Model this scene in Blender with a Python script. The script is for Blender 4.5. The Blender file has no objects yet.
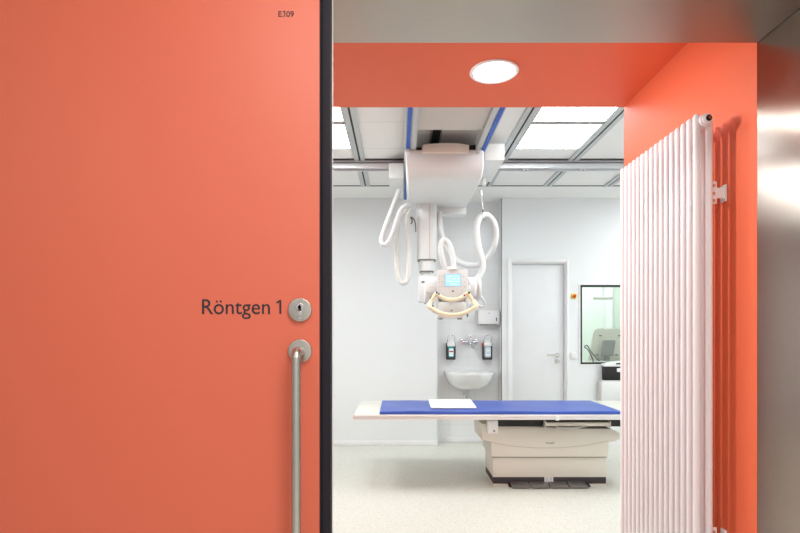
import bpy, bmesh, math, random
from mathutils import Vector, Matrix
random.seed(7)
PI = math.pi
D = bpy.data
SC = bpy.context.scene
COL = SC.collection

# ------------------------------------------------------------------ camera, world, exposure
F = 530.0            # focal length in pixels of an 800 px wide frame
EYE = 1.25
cam = D.cameras.new('camera')
cam.sensor_width = 36.0
cam.lens = 36.0 * F / 800.0
cam.shift_x = 2.0 / 800.0
cam.shift_y = 68.5 / 800.0
cam.clip_start = 0.02
camo = D.objects.new('camera', cam)
COL.objects.link(camo)
camo.location = (0, 0, EYE)
camo.rotation_euler = (PI / 2, 0, 0)
SC.camera = camo

w = D.worlds.new('world')
SC.world = w
w.use_nodes = True
w.node_tree.nodes['Background'].inputs[0].default_value = (1, 1, 1, 1)
w.node_tree.nodes['Background'].inputs[1].default_value = 0.12
SC.view_settings.view_transform = 'Standard'
SC.view_settings.look = 'None'
SC.view_settings.gamma = 1.0
SC.view_settings.use_curve_mapping = False
SC.view_settings.exposure = 0.0

E_PANEL = 13.5       # radiance of the ceiling panels
E_DOWN = 46.0        # radiance of the passage downlight
W_CORR = 20.0        # watts of a corridor ceiling luminaire


def area(name, loc, sx, sy, watts, rot=(0, 0, 0), col=(1, .98, .95)):
    l = D.lights.new(name, 'AREA')
    l.shape = 'RECTANGLE'
    l.size, l.size_y = sx, sy
    l.energy = watts
    l.color = col
    o = D.objects.new(name, l)
    COL.objects.link(o)
    o.location = loc
    o.rotation_euler = rot
    return o


# corridor ceiling luminaires (behind and above the camera, outside the frame)
area('corridor_light', (0.25, 0.25, 2.78), 1.0, .3, W_CORR * .9)
area('corridor_light', (-1.6, -1.2, 2.78), 1.2, .3, W_CORR * .8)
area('corridor_light', (1.3, -1.2, 2.78), 1.2, .3, W_CORR * 2.3)
# second lamp of the coral passage, high up on its far left, hidden behind the door leaf
sp = D.lights.new('passage_lamp', 'SPOT')
sp.energy = 72
sp.shadow_soft_size = .045
sp.spot_size = math.radians(92)
sp.spot_blend = .7
spo = D.objects.new('passage_lamp', sp)
COL.objects.link(spo)
spo.location = (-.42, 2.42, 2.40)
spo.rotation_euler = (Vector((1.27, 2.6, 1.3)) - spo.location).to_track_quat('-Z', 'Y').to_euler()
# the adjoining control room's own ceiling lamp
area('control_room_light', (2.7, 7.5, 2.75), 1.2, .6, 42, col=(.97, 1, .98))


# ------------------------------------------------------------------ materials
def lin(c):
    return tuple(((v / 255) / 12.92 if v / 255 <= .04045 else ((v / 255 + .055) / 1.055) ** 2.4) for v in c) + (1,)


def mat(name, rgb, rough=.5, metal=0., var=.03, scale=8., bump=0., bscale=200., coat=0., emit=None, spec=.5, stretch=None):
    m = D.materials.new(name)
    m.use_nodes = True
    nt = m.node_tree
    b = nt.nodes['Principled BSDF']
    b.inputs['Roughness'].default_value = rough
    b.inputs['Metallic'].default_value = metal
    b.inputs['Coat Weight'].default_value = coat
    b.inputs['Specular IOR Level'].default_value = spec
    tc = nt.nodes.new('ShaderNodeTexCoord')
    mp = nt.nodes.new('ShaderNodeMapping')
    nt.links.new(tc.outputs['Object'], mp.inputs[0])
    if stretch:
        mp.inputs['Scale'].default_value = stretch
    n = nt.nodes.new('ShaderNodeTexNoise')
    n.inputs['Scale'].default_value = scale
    nt.links.new(mp.outputs[0], n.inputs['Vector'])
    c = lin(rgb)
    mx = nt.nodes.new('ShaderNodeMix')
    mx.data_type = 'RGBA'
    mx.inputs['A'].default_value = tuple(v * (1 - var) for v in c[:3]) + (1,)
    mx.inputs['B'].default_value = tuple(min(1, v * (1 + var)) for v in c[:3]) + (1,)
    nt.links.new(n.outputs[0], mx.inputs['Factor'])
    nt.links.new(mx.outputs['Result'], b.inputs['Base Color'])
    if bump:
        n2 = nt.nodes.new('ShaderNodeTexNoise')
        n2.inputs['Scale'].default_value = bscale
        nt.links.new(mp.outputs[0], n2.inputs['Vector'])
        bp = nt.nodes.new('ShaderNodeBump')
        bp.inputs['Strength'].default_value = bump
        bp.inputs['Distance'].default_value = .002
        nt.links.new(n2.outputs[0], bp.inputs['Height'])
        nt.links.new(bp.outputs[0], b.inputs['Normal'])
    if emit is not None:
        b.inputs['Emission Color'].default_value = lin(rgb)
        b.inputs['Emission Strength'].default_value = emit
    return m


CORAL = (235, 92, 62)
M = {}
M['coral_door'] = mat('coral_laminate', (226, 108, 80), .5, var=.015, scale=1.5, bump=.08, bscale=260, spec=.6)
M['coral_wall'] = mat('coral_paint', (237, 114, 77), .5, var=.02, scale=2, bump=.05, bscale=300, spec=.3)
M['white_wall'] = mat('white_plaster', (236, 238, 239), .7, var=.01, scale=2, bump=.06, bscale=160)
M['ceiling'] = mat('ceiling_tile_white', (243, 242, 239), .8, var=.015, scale=3, bump=.05, bscale=400)
M['profile'] = mat('grey_profile', (196, 200, 200), .4, .2)
M['slot'] = mat('black_slot', (18, 18, 20), .6)
M['alu'] = mat('anodised_aluminium', (214, 215, 218), .38, .35, stretch=(.5, 8, 8), scale=12)
M['white_metal'] = mat('white_powder_coat', (242, 242, 242), .35)
M['machine'] = mat('medical_white', (230, 231, 230), .38, var=.01, scale=3)
M['machine_beige'] = mat('medical_beige', (234, 227, 215), .45, var=.01, scale=3)
M['cover'] = mat('cover_grey_beige', (205, 200, 192), .55)
M['blue'] = mat('blue_strip', (24, 88, 196), .4)
M['mattress'] = mat('blue_vinyl', (56, 86, 178), .36, var=.04, scale=5, bump=.3, bscale=14)
M['sheet'] = mat('white_sheet', (246, 246, 246), .7)
M['tabletop'] = mat('table_cream', (226, 224, 213), .4)
M['rail_white'] = mat('table_rail', (240, 236, 234), .3, .1)
M['rubber'] = mat('dark_rubber', (62, 54, 58), .55)
M['seal'] = mat('door_seal', (40, 36, 43), .6, spec=.2)
M['black'] = mat('black_plastic', (22, 20, 20), .5)
M['pedal'] = mat('pedal_grey', (124, 120, 117), .35, .3)
M['hose'] = mat('hose_white', (218, 219, 218), .5)
M['hose_grey'] = mat('hose_grey', (222, 221, 216), .55)
M['handle_cream'] = mat('cream_handle', (244, 232, 200), .4)
M['ink'] = mat('lettering_ink', (44, 40, 50), .5)
M['ceramic'] = mat('ceramic', (246, 247, 247), .12, coat=.5, var=.005)
M['chrome'] = mat('chrome', (215, 215, 218), .12, 1)
M['steel_satin'] = mat('satin_steel', (198, 195, 189), .28, 1, var=.05, scale=60)
M['radiator'] = mat('radiator_enamel', (246, 240, 242), .28, var=.005)
M['copper'] = mat('copper_plug', (196, 120, 80), .25, 1)
M['teal'] = mat('teal_liquid', (10, 150, 150), .3)
M['clear_bottle'] = mat('pale_bottle', (205, 222, 232), .3)
M['label_white'] = mat('label_white', (245, 245, 245), .5)
M['red'] = mat('red_plastic', (205, 30, 30), .4)
M['orange_cap'] = mat('orange_mark', (230, 80, 30), .4)
M['yellow'] = mat('yellow_plastic', (240, 200, 20), .4)
M['green'] = mat('green_button', (40, 150, 130), .4)
M['purple'] = mat('purple_button', (140, 50, 130), .4)
M['button_blue'] = mat('blue_button', (50, 70, 160), .4)
M['grey'] = mat('grey_print', (150, 148, 146), .5)
M['casing'] = mat('door_casing', (240, 240, 240), .45)
M['leaf'] = mat('door_leaf', (233, 234, 235), .4)
M['groove'] = mat('groove_grey', (128, 126, 120), .6)
M['panel_light'] = mat('luminous_panel', (245, 254, 255), .5, emit=E_PANEL)
M['down_light'] = mat('luminous_disc', (255, 250, 242), .5, emit=E_DOWN)
M['screen'] = mat('lit_screen', (150, 205, 250), .3, emit=.55)
M['screen_mark'] = mat('screen_mark', (215, 238, 255), .3, emit=.8)
M['pale_green'] = mat('pale_green_wall', (226, 234, 228), .7)
M['cast'] = mat('light_grey_body', (214, 212, 208), .45)


def brushed(name, rgb, rough, axis):
    m = mat(name, rgb, rough, 1, var=.05, scale=40, stretch=(8, 8, .25) if axis == 'Z' else (.25, 8, 8), bump=.06, bscale=90)
    b = m.node_tree.nodes['Principled BSDF']
    b.inputs['Anisotropic'].default_value = 1.0
    t = m.node_tree.nodes.new('ShaderNodeTangent')
    t.direction_type = 'RADIAL'
    t.axis = axis
    m.node_tree.links.new(t.outputs[0], b.inputs['Tangent'])
    return m


M['steel_jamb'] = brushed('brushed_steel_upright', (166, 158, 150), .27, 'Z')
M['steel_lintel'] = brushed('brushed_steel_lintel', (192, 187, 180), .42, 'X')


def floor_mat():
    m = D.materials.new('speckled_floor')
    m.use_nodes = True
    nt = m.node_tree
    b = nt.nodes['Principled BSDF']
    b.inputs['Roughness'].default_value = .42
    tc = nt.nodes.new('ShaderNodeTexCoord')
    n = nt.nodes.new('ShaderNodeTexVoronoi')
    n.inputs['Scale'].default_value = 150
    nt.links.new(tc.outputs['Object'], n.inputs['Vector'])
    r = nt.nodes.new('ShaderNodeValToRGB')
    r.color_ramp.interpolation = 'CONSTANT'
    e = r.color_ramp.elements
    e[0].position, e[0].color = 0, lin((208, 205, 194))
    e[1].position, e[1].color = .22, lin((220, 218, 209))
    k = e.new(.7); k.color = lin((214, 211, 200))
    k = e.new(.86); k.color = lin((226, 225, 218))
    sp = nt.nodes.new('ShaderNodeSeparateColor')
    nt.links.new(n.outputs['Color'], sp.inputs[0])
    nt.links.new(sp.outputs[0], r.inputs[0])
    nt.links.new(r.outputs[0], b.inputs['Base Color'])
    return m


def tile_mat():
    m = D.materials.new('white_wall_tile')
    m.use_nodes = True
    nt = m.node_tree
    b = nt.nodes['Principled BSDF']
    b.inputs['Roughness'].default_value = .25
    tc = nt.nodes.new('ShaderNodeTexCoord')
    sx = nt.nodes.new('ShaderNodeSeparateXYZ')
    cb = nt.nodes.new('ShaderNodeCombineXYZ')
    nt.links.new(tc.outputs['Object'], sx.inputs[0])
    nt.links.new(sx.outputs[0], cb.inputs[0])
    nt.links.new(sx.outputs[2], cb.inputs[1])
    br = nt.nodes.new('ShaderNodeTexBrick')
    br.offset = 0
    br.inputs['Color1'].default_value = lin((240, 241, 241))
    br.inputs['Color2'].default_value = lin((238, 239, 240))
    br.inputs['Mortar'].default_value = lin((228, 229, 229))
    br.inputs['Scale'].default_value = 1
    br.inputs['Brick Width'].default_value = .3
    br.inputs['Row Height'].default_value = .2
    br.inputs['Mortar Size'].default_value = .002
    nt.links.new(cb.outputs[0], br.inputs['Vector'])
    nt.links.new(br.outputs['Color'], b.inputs['Base Color'])
    return m


def glass_mat():
    m = D.materials.new('window_glass')
    m.use_nodes = True
    nt = m.node_tree
    out = nt.nodes['Material Output']
    nt.nodes.remove(nt.nodes['Principled BSDF'])
    t = nt.nodes.new('ShaderNodeBsdfTransparent')
    t.inputs[0].default_value = (.94, .98, .955, 1)
    g = nt.nodes.new('ShaderNodeBsdfGlossy')
    g.inputs['Roughness'].default_value = .02
    fr = nt.nodes.new('ShaderNodeFresnel')
    fr.inputs[0].default_value = 1.7
    mx = nt.nodes.new('ShaderNodeMixShader')
    nt.links.new(fr.outputs[0], mx.inputs[0])
    nt.links.new(t.outputs[0], mx.inputs[1])
    nt.links.new(g.outputs[0], mx.inputs[2])
    nt.links.new(mx.outputs[0], out.inputs[0])
    return m


M['floor'] = floor_mat()
M['tile'] = tile_mat()
M['glass'] = glass_mat()

# ------------------------------------------------------------------ mesh helpers
OFF = {}


def P(px, py, Y):
    """point of the place at depth Y that was measured at (px, py) in the photograph"""
    return Vector(((px - 398) * Y / F, Y, EYE + (335 - py) * Y / F))


class MB:
    def __init__(s):
        s.bm = bmesh.new()

    def _merge(s, b2, mtx=None):
        me = D.meshes.new('tmp')
        b2.to_mesh(me)
        b2.free()
        if mtx:
            me.transform(mtx)
        s.bm.from_mesh(me)
        D.meshes.remove(me)

    def box(s, x0, x1, y0, y1, z0, z1, bev=0., seg=2, mtx=None):
        b = bmesh.new()
        bmesh.ops.create_cube(b, size=1)
        for v in b.verts:
            v.co = Vector(((x0 + x1) / 2 + v.co.x * (x1 - x0), (y0 + y1) / 2 + v.co.y * (y1 - y0), (z0 + z1) / 2 + v.co.z * (z1 - z0)))
        if bev:
            bmesh.ops.bevel(b, geom=b.edges[:], offset=bev, segments=seg, profile=.5, affect='EDGES')
        s._merge(b, mtx)
        return s

    def cyl(s, p0, p1, r, r2=None, n=24, bev=0.):
        p0, p1 = Vector(p0), Vector(p1)
        d = p1 - p0
        b = bmesh.new()
        bmesh.ops.create_cone(b, cap_ends=True, segments=n, radius1=r, radius2=r if r2 is None else r2, depth=d.length)
        if bev:
            ed = [e for e in b.edges if abs(e.verts[0].co.z - e.verts[1].co.z) < 1e-6]
            bmesh.ops.bevel(b, geom=ed, offset=bev, segments=3, profile=.5, affect='EDGES')
        q = d.normalized().to_track_quat('Z', 'Y').to_matrix().to_4x4()
        s._merge(b, Matrix.Translation((p0 + p1) / 2) @ q)
        return s

    def tube(s, pts, r, n=12, smooth=6, closed=False, ribs=0, ribdepth=.06):
        pts = [Vector(p) for p in pts]
        if smooth:
            out = []
            k = len(pts)
            rng = range(k) if closed else range(k - 1)
            for i in rng:
                a = pts[(i - 1) % k] if (closed or i > 0) else pts[0] * 2 - pts[1]
                b, c = pts[i], pts[(i + 1) % k]
                d = pts[(i + 2) % k] if (closed or i < k - 2) else pts[-1] * 2 - pts[-2]
                for j in range(smooth):
                    t = j / smooth
                    out.append(.5 * ((2 * b) + (c - a) * t + (2 * a - 5 * b + 4 * c - d) * t * t + (3 * b - 3 * c + d - a) * t ** 3))
            if not closed:
                out.append(pts[-1])
            pts = out
        if ribs:      # corrugation: resample evenly and let the radius alternate
            L = [0]
            for a, b in zip(pts, pts[1:]):
                L.append(L[-1] + (b - a).length)
            m = max(8, int(L[-1] / ribs) * 2)
            new = []
            j = 0
            for i in range(m + 1):
                t = L[-1] * i / m
                while j < len(L) - 2 and L[j + 1] < t:
                    j += 1
                f = (t - L[j]) / max(1e-9, L[j + 1] - L[j])
                new.append(pts[j].lerp(pts[j + 1], f))
            pts = new
        bm = s.bm
        rings = []
        k = len(pts)
        up = None
        for i, p in enumerate(pts):
            if closed:
                t = (pts[(i + 1) % k] - pts[i - 1]).normalized()
            else:
                t = (pts[min(i + 1, k - 1)] - pts[max(i - 1, 0)]).normalized()
            if up is None:
                up = Vector((0, 0, 1)) if abs(t.z) < .9 else Vector((0, 1, 0))
            u = (up - t * up.dot(t)).normalized()
            up = u
            v = t.cross(u)
            rr = r * (1 - ribdepth * (i % 2)) if ribs else r
            rings.append([bm.verts.new(p + (u * math.cos(2 * PI * a / n) + v * math.sin(2 * PI * a / n)) * rr) for a in range(n)])
        for i in range(k if closed else k - 1):
            A, B = rings[i], rings[(i + 1) % k]
            sh = 0
            if closed and i == k - 1:
                best = 1e9
                for q in range(n):
                    dd = (A[0].co - B[q].co).length
                    if dd < best:
                        best, sh = dd, q
            for a in range(n):
                bm.faces.new((A[a], A[(a + 1) % n], B[(a + 1 + sh) % n], B[(a + sh) % n]))
        if not closed:
            bm.faces.new(rings[0][::-1])
            bm.faces.new(rings[-1])
        return s

    def prism(s, poly, axis, a0, a1, bev=0.):
        """extrude a polygon along an axis; poly in the two other axes (y: (x,z), x: (y,z), z: (x,y))"""
        b = bmesh.new()

        def co(p, a):
            return {'y': (p[0], a, p[1]), 'x': (a, p[0], p[1]), 'z': (p[0], p[1], a)}[axis]
        A = [b.verts.new(co(p, a0)) for p in poly]
        B = [b.verts.new(co(p, a1)) for p in poly]
        b.faces.new(A)
        b.faces.new(B[::-1])
        k = len(poly)
        for i in range(k):
            b.faces.new((A[i], B[i], B[(i + 1) % k], A[(i + 1) % k]))
        bmesh.ops.recalc_face_normals(b, faces=b.faces[:])
        if bev:
            bmesh.ops.bevel(b, geom=b.edges[:], offset=bev, segments=2, profile=.5, affect='EDGES')
        s._merge(b)
        return s

    def build(s, name, material, parent=None, base=None):
        bm = s.bm
        bmesh.ops.recalc_face_normals(bm, faces=bm.faces[:])
        for f in bm.faces:
            f.smooth = True
        for e in bm.edges:
            if len(e.link_faces) != 2 or e.calc_face_angle(0) > math.radians(38):
                e.smooth = False
        me = D.meshes.new(name)
        bm.to_mesh(me)
        bm.free()
        me.materials.append(material)
        o = D.objects.new(name, me)
        COL.objects.link(o)
        if parent:
            o.parent = parent
            off = OFF.get(parent.name, Vector())
        else:
            vs = [v.co for v in me.vertices]
            lo = Vector([min(v[i] for v in vs) for i in range(3)])
            hi = Vector([max(v[i] for v in vs) for i in range(3)])
            off = Vector(base) if base else Vector(((lo.x + hi.x) / 2, (lo.y + hi.y) / 2, lo.z))
            o.location = off
        me.transform(Matrix.Translation(-off))
        OFF[o.name] = off.copy()
        return o


def tag(o, label, cat, group=None):
    o['label'] = label
    o['category'] = cat
    if group:
        o['group'] = group
    return o


def thing(name, loc, label, cat, group=None):
    o = D.objects.new(name, None)
    COL.objects.link(o)
    o.empty_display_size = .1
    o.location = loc
    OFF[o.name] = Vector(loc)
    return tag(o, label, cat, group)


def struct(o):
    o['kind'] = 'structure'
    return o


def box(*a, **k):
    return MB().box(*a, **k)


def text_mesh(name, body, size, loc, material, parent, sx=1., rot=(PI / 2, 0, 0), align='LEFT', ext=.0004, off=0.):
    c = D.curves.new(name, 'FONT')
    c.body = body
    c.size = size
    c.align_x = align
    c.extrude = ext
    c.offset = off
    t = D.objects.new(name + '_tmp', c)
    COL.objects.link(t)
    bpy.context.view_layer.update()
    dg = bpy.context.evaluated_depsgraph_get()
    me = D.meshes.new_from_object(t.evaluated_get(dg))
    D.objects.remove(t)
    me.name = name
    from mathutils import Euler
    me.transform(Matrix.Translation(Vector(loc) - OFF.get(parent.name, Vector())) @ Euler(rot).to_matrix().to_4x4() @ Matrix.Diagonal((sx, 1, 1, 1)))
    me.materials.clear()
    me.materials.append(material)
    o = D.objects.new(name, me)
    COL.objects.link(o)
    o.parent = parent
    OFF[o.name] = OFF.get(parent.name, Vector()).copy()
    return o


# ------------------------------------------------------------------ the setting
CEIL = 2.80
YB = 2.98            # far end of the coral passage = inner face of the x-ray room's front wall
YJ = 1.875           # back edge of the steel lining
YF = 1.33            # corridor wall face
XR, XL = 1.27, -1.36  # passage walls
ZS, ZL = 2.53, 2.283 # coral soffit, steel lintel underside

struct(box(-4.2, 4.2, -2.4, 9.2, -.1, 0).build('floor', M['floor'], base=(0, 0, 0)))
struct(box(-2.8, 3.9, YB - .01, 6.5, CEIL, CEIL + .12).build('ceiling', M['ceiling'], base=(0, 0, 0)))
struct(box(-4.2, 4.2, -2.4, YB - .012, CEIL + .01, CEIL + .13).build('ceiling_corridor', M['ceiling']))
# x-ray room walls
mb = MB().box(-2.8, .44, 6.0, 6.2, 0, CEIL)                       # wall left of the niche
struct(mb.build('wall_back', M['white_wall']))
struct(box(.30, 1.30, 6.2, 6.3, 0, CEIL).build('wall_niche', M['tile'], base=(0, 0, 0)))
dx0, dx1, dz1 = 1.285, 1.905, 2.071
wx0, wx1, wz0, wz1 = 2.062, 3.25, .92, 1.816
mb = MB()
mb.box(1.177, dx0, 6.0, 6.2, 0, CEIL)
mb.box(dx0, dx1, 6.0, 6.2, dz1, CEIL)
mb.box(dx1, wx0, 6.0, 6.2, 0, CEIL)
mb.box(wx0, wx1, 6.0, 6.2, 0, wz0)
mb.box(wx0, wx1, 6.0, 6.2, wz1, CEIL)
mb.box(wx1, 3.9, 6.0, 6.2, 0, CEIL)
struct(mb.build('wall_back_right', M['white_wall']))
struct(box(-2.92, -2.8, YB, 6.3, 0, CEIL).build('wall_left', M['white_wall']))
struct(box(3.8, 3.92, YB, 6.0, 0, CEIL).build('wall_right', M['white_wall']))
# room side of the front wall, left and right of the passage, and above it
mb = MB()
mb.box(-2.8, XL - .01, YB - .1, YB, 0, CEIL)
mb.box(XR + .01, 3.8, YB - .1, YB, 0, CEIL)
struct(mb.build('wall_front', M['white_wall']))
# coral passage
struct(box(XR, XR + .14, YJ, YB, 0, ZS).build('wall_passage_right', M['coral_wall']))
struct(box(XL - .14, XL, YJ, YB, 0, ZS).build('wall_passage_left', M['coral_wall']))
struct(box(XL - .14, XR + .14, YJ - .0, YB, ZS, CEIL).build('ceiling_passage', M['coral_wall']))
# corridor wall around the opening
mb = MB()
mb.box(-4.2, XL - .03, YF, YJ, 0, CEIL)
mb.box(XR + .03, 4.2, YF, YJ, 0, CEIL)
mb.box(XL - .03, XR + .03, YF, YJ, ZL + .03, CEIL)
struct(mb.build('wall_corridor', M['white_wall']))
struct(box(-4.2, 4.2, -2.5, -2.4, 0, CEIL).build('wall_corridor_back', M['white_wall']))
struct(box(-4.3, -4.2, -2.4, YJ, 0, CEIL).build('wall_corridor_left', M['white_wall']))
struct(box(4.2, 4.3, -2.4, YJ, 0, CEIL).build('wall_corridor_right', M['white_wall']))
# brushed steel lining of the opening
struct(MB().box(XR, XR + .028, YF - .01, YJ - .001, 0, ZL + .028, bev=.001).build('trim_1', M['steel_jamb']))
struct(MB().box(XL - .028, XL, YF - .01, YJ - .001, 0, ZL + .028, bev=.001).build('trim_2', M['steel_jamb']))
struct(MB().box(XL + .001, XR - .001, YF - .01, YJ - .001, ZL, ZL + .028, bev=.001).build('trim_3', M['steel_lintel']))
# skirting in the room
mb = MB().box(-2.8, .452, 5.988, 5.9995, 0, .055, bev=.003)
mb.box(.4405, .452, 5.9995, 6.199, 0, .055)
struct(mb.build('baseboard_back', M['white_metal']))
struct(box(.453, 1.176, 6.188, 6.1995, 0, .055, bev=.003).build('baseboard_niche', M['white_metal']))
mb = MB().box(1.177, 1.238, 5.988, 5.9995, 0, .055).box(1.932, 3.79, 5.988, 5.9995, 0, .055)
struct(mb.build('baseboard_right', M['white_metal']))
# flush wall lining seam and the niche's edge strip
struct(box(-2.79, .44, 5.9985, 5.9999, 1.046, 1.0475).build('trim_4', M['casing']))
struct(box(1.171, 1.1765, 6.0, 6.02, .056, CEIL - .001).build('trim_5', M['groove']))
struct(box(1.178, 1.200, 5.992, 5.9995, .056, CEIL - .01).build('trim_6', M['casing']))

# control room behind the window
mb = MB().box(1.3, 4.1, 8.6, 8.7, 0, 2.8).box(4.0, 4.1, 6.2, 8.6, 0, 2.8).box(1.2, 1.3, 6.3, 8.7, 0, 2.8)
struct(mb.build('wall_control_room', M['pale_green']))
struct(box(1.2, 4.1, 6.21, 8.7, CEIL, 2.9).build('ceiling_control_room', M['ceiling']))

# ceiling profiles: double grey channels with a black slot, running away from the camera
G = .6275
n = 0
for k in (-4, -3, -2, -1, 0, 1, 2, 3, 4, 5):
    x = .2915 + G * k
    o = MB().box(x - .045, x - .008, YB, 5.50, CEIL - .012, CEIL - .0005).box(x + .008, x + .045, YB, 5.50, CEIL - .012, CEIL - .0005)
    o.box(x - .046, x - .044, YB, 5.50, CEIL - .016, CEIL - .0005)
    t = o.build('trim_%d' % (7 + n), M['profile'])
    struct(t)
    box(x - .008, x + .008, YB, 5.50, CEIL - .006, CEIL - .0005).build('slot', M['slot'], t)
    n += 1
# cross joints of the tile field
mb = MB()
for y in (4.655, 5.49):
    mb.box(-2.75, 3.75, y, y + .022, CEIL - .004, CEIL - .0004)
struct(mb.build('trim_20', M['slot']))
mb = MB()
for y in (3.855, 4.40):
    for k in (-2, -1, 0, 1, 2, 3, 4):
        if k in (-2, 1, 3):
            continue
        x = .2915 + G * k
        mb.box(x - G + .046, x - .046, y - .0015, y + .0015, CEIL - .001, CEIL - .0004)
struct(mb.build('trim_21', M['cover']))

struct(MB().box(.262, .286, YB, 5.48, CEIL - .03, CEIL - .013).box(.297, .321, YB, 5.48, CEIL - .03, CEIL - .013).box(.286, .297, YB, 5.48, CEIL - .022, CEIL - .013).build('trim_23', M['slot']))
# square luminous ceiling panels in their bays
labels = {
    (2, 1): 'square luminous ceiling panel beside the right rail, the one nearer the cross rail',
    (2, 0): 'square luminous ceiling panel beside the right rail, cut off by the coral soffit',
    (-1, 1): 'square luminous ceiling panel beside the door edge, the one nearer the cross rail',
    (-1, 0): 'square luminous ceiling panel beside the door edge, cut off by the coral soffit',
}
for k in (-1, 2):
    for j, (y0, y1) in enumerate(((3.30, 3.826), (3.862, 4.39))):
        x0, x1 = .2915 + G * (k - 1) + .046, .2915 + G * k - .046
        t = thing('ceiling_light', ((x0 + x1) / 2, (y0 + y1) / 2, CEIL - .012), labels[(k, j)], 'ceiling light', 'square luminous ceiling panels')
        e = .012
        MB().box(x0, x0 + e, y0, y1, CEIL - .012, CEIL).box(x1 - e, x1, y0, y1, CEIL - .012, CEIL).box(x0 + e, x1 - e, y0, y0 + e, CEIL - .012, CEIL).box(x0 + e, x1 - e, y1 - e, y1, CEIL - .012, CEIL).build('frame', M['profile'], t)
        box(x0 + e, x1 - e, y0 + e, y1 - e, CEIL - .008, CEIL - .0006).build('diffuser', M['panel_light'], t)
# added fill lamps just under the ceiling, out of view, to brighten the room
for (x, y, ln, wt) in ((-1.6, 3.95, 1.1, 34), (3.1, 3.6, 1.0, 16), (3.1, 5.0, 1.0, 24)):
    area('room_fill_lamp', (x, y, CEIL - .03), .52, ln, wt, col=(.95, 1, 1))

# ------------------------------------------------------------------ door_1: coral sliding door in front of the corridor wall
YD = 1.24
door = thing('door_1', (-.95, YD, 0), 'large coral red sliding door with dark edge, lettering and long steel pull bar', 'door')
door['kind'] = 'structure'
box(-1.96, -.1835, YD, YD + .045, .012, 2.42, bev=.0012).build('door_leaf', M['coral_door'], door)
s_ = MB().box(-.1830, -.1795, YD - .0005, YD + .04, .012, 2.42)
s_.box(-.1795, -.1580, YD + .003, YD + .045, .012, 2.42, bev=.002)
s_.build('edge_seal', M['seal'], door)
box(-.1578, -.1570, YD + .03, YD + .044, .012, 2.42).build('seal_highlight', M['white_metal'], door)  # thin white strip, a highlight along the seal made as geometry
text_mesh('lettering', 'Röntgen', .0505, P(200.5, 314, YD - .0006), M['ink'], door, sx=.965)


def figure_one(name, px, py, h, wst):
    """the figure 1 with its slanting flag: stem right edge at px, foot at py, height and stroke in px"""
    pts = [(px, py), (px, py - h), (px - wst * .95, py - h), (px - wst * 2.6, py - h * .86), (px - wst * 2.3, py - h * .74), (px - wst, py - h * .86), (px - wst, py)]
    MB().prism([(P(a, c_, YD).x, P(a, c_, YD).z) for a, c_ in pts], 'y', YD - .0011, YD - .0002).build(name, M['ink'], door)


figure_one('numeral', 281.4, 313.9, 13.8, 1.9)
text_mesh('room_number', 'E.', .0185, P(277.8, 16.6, YD - .0006), M['ink'], door)
figure_one('room_numeral', 285.3, 16.6, 5.7, .9)
text_mesh('room_number', '09', .0185, P(286.2, 16.6, YD - .0006), M['ink'], door)
# lock rosette with a euro profile keyhole
c = P(300.3, 310, YD)
lk = MB().cyl(c, c + Vector((0, -.008, 0)), .0275, n=48, bev=.002).build('lock_rosette', M['steel_satin'], door)
mb = MB().cyl(c + Vector((0, -.008, .006)), c + Vector((0, -.0095, .006)), .0092, n=32, bev=.0006)
mb.box(c.x - .005, c.x + .005, c.y - .0095, c.y - .008, c.z - .017, c.z + .003, bev=.0004)
mb.cyl(c + Vector((0, -.008, -.0165)), c + Vector((0, -.0095, -.0165)), .005, n=24, bev=.0004)
mb.build('lock_cylinder', M['chrome'], lk)
mb = MB().cyl(c + Vector((0, -.0096, .006)), c + Vector((0, -.0101, .006)), .0042, n=20)
mb.box(c.x - .0012, c.x + .0012, c.y - .0101, c.y - .0096, c.z - .003, c.z + .012)
mb.build('keyhole', M['black'], lk)
# pull bar
c = P(300.3, 351, YD)
MB().cyl(c, c + Vector((0, -.008, 0)), .0275, n=48, bev=.002).build('handle_rosette', M['steel_satin'], door)
c2 = Vector((c.x, c.y, .35))
MB().cyl(c2, c2 + Vector((0, -.008, 0)), .0275, n=48, bev=.002).build('handle_rosette', M['steel_satin'], door)
r = .011
pts = [c + Vector((0, -.008, 0)), c + Vector((0, -.03, 0))]
for i in range(1, 8):
    a = i / 8 * PI / 2
    pts.append(Vector((c.x, c.y - .034 - .018 * math.sin(a), c.z - .018 * (1 - math.cos(a)))))
pts.append(Vector((c.x, c.y - .052, c.z - .022)))
pts.append(Vector((c.x, c.y - .052, .372)))
for i in range(1, 8):
    a = i / 8 * PI / 2
    pts.append(Vector((c.x, c.y - .034 - .018 * math.cos(a), .35 + .018 * (1 - math.sin(a)))))
pts += [Vector((c.x, c.y - .030, .35)), Vector((c.x, c.y - .008, .35))]
MB().tube(pts, r, n=24, smooth=0).build('pull_bar', M['steel_satin'], door)

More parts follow.
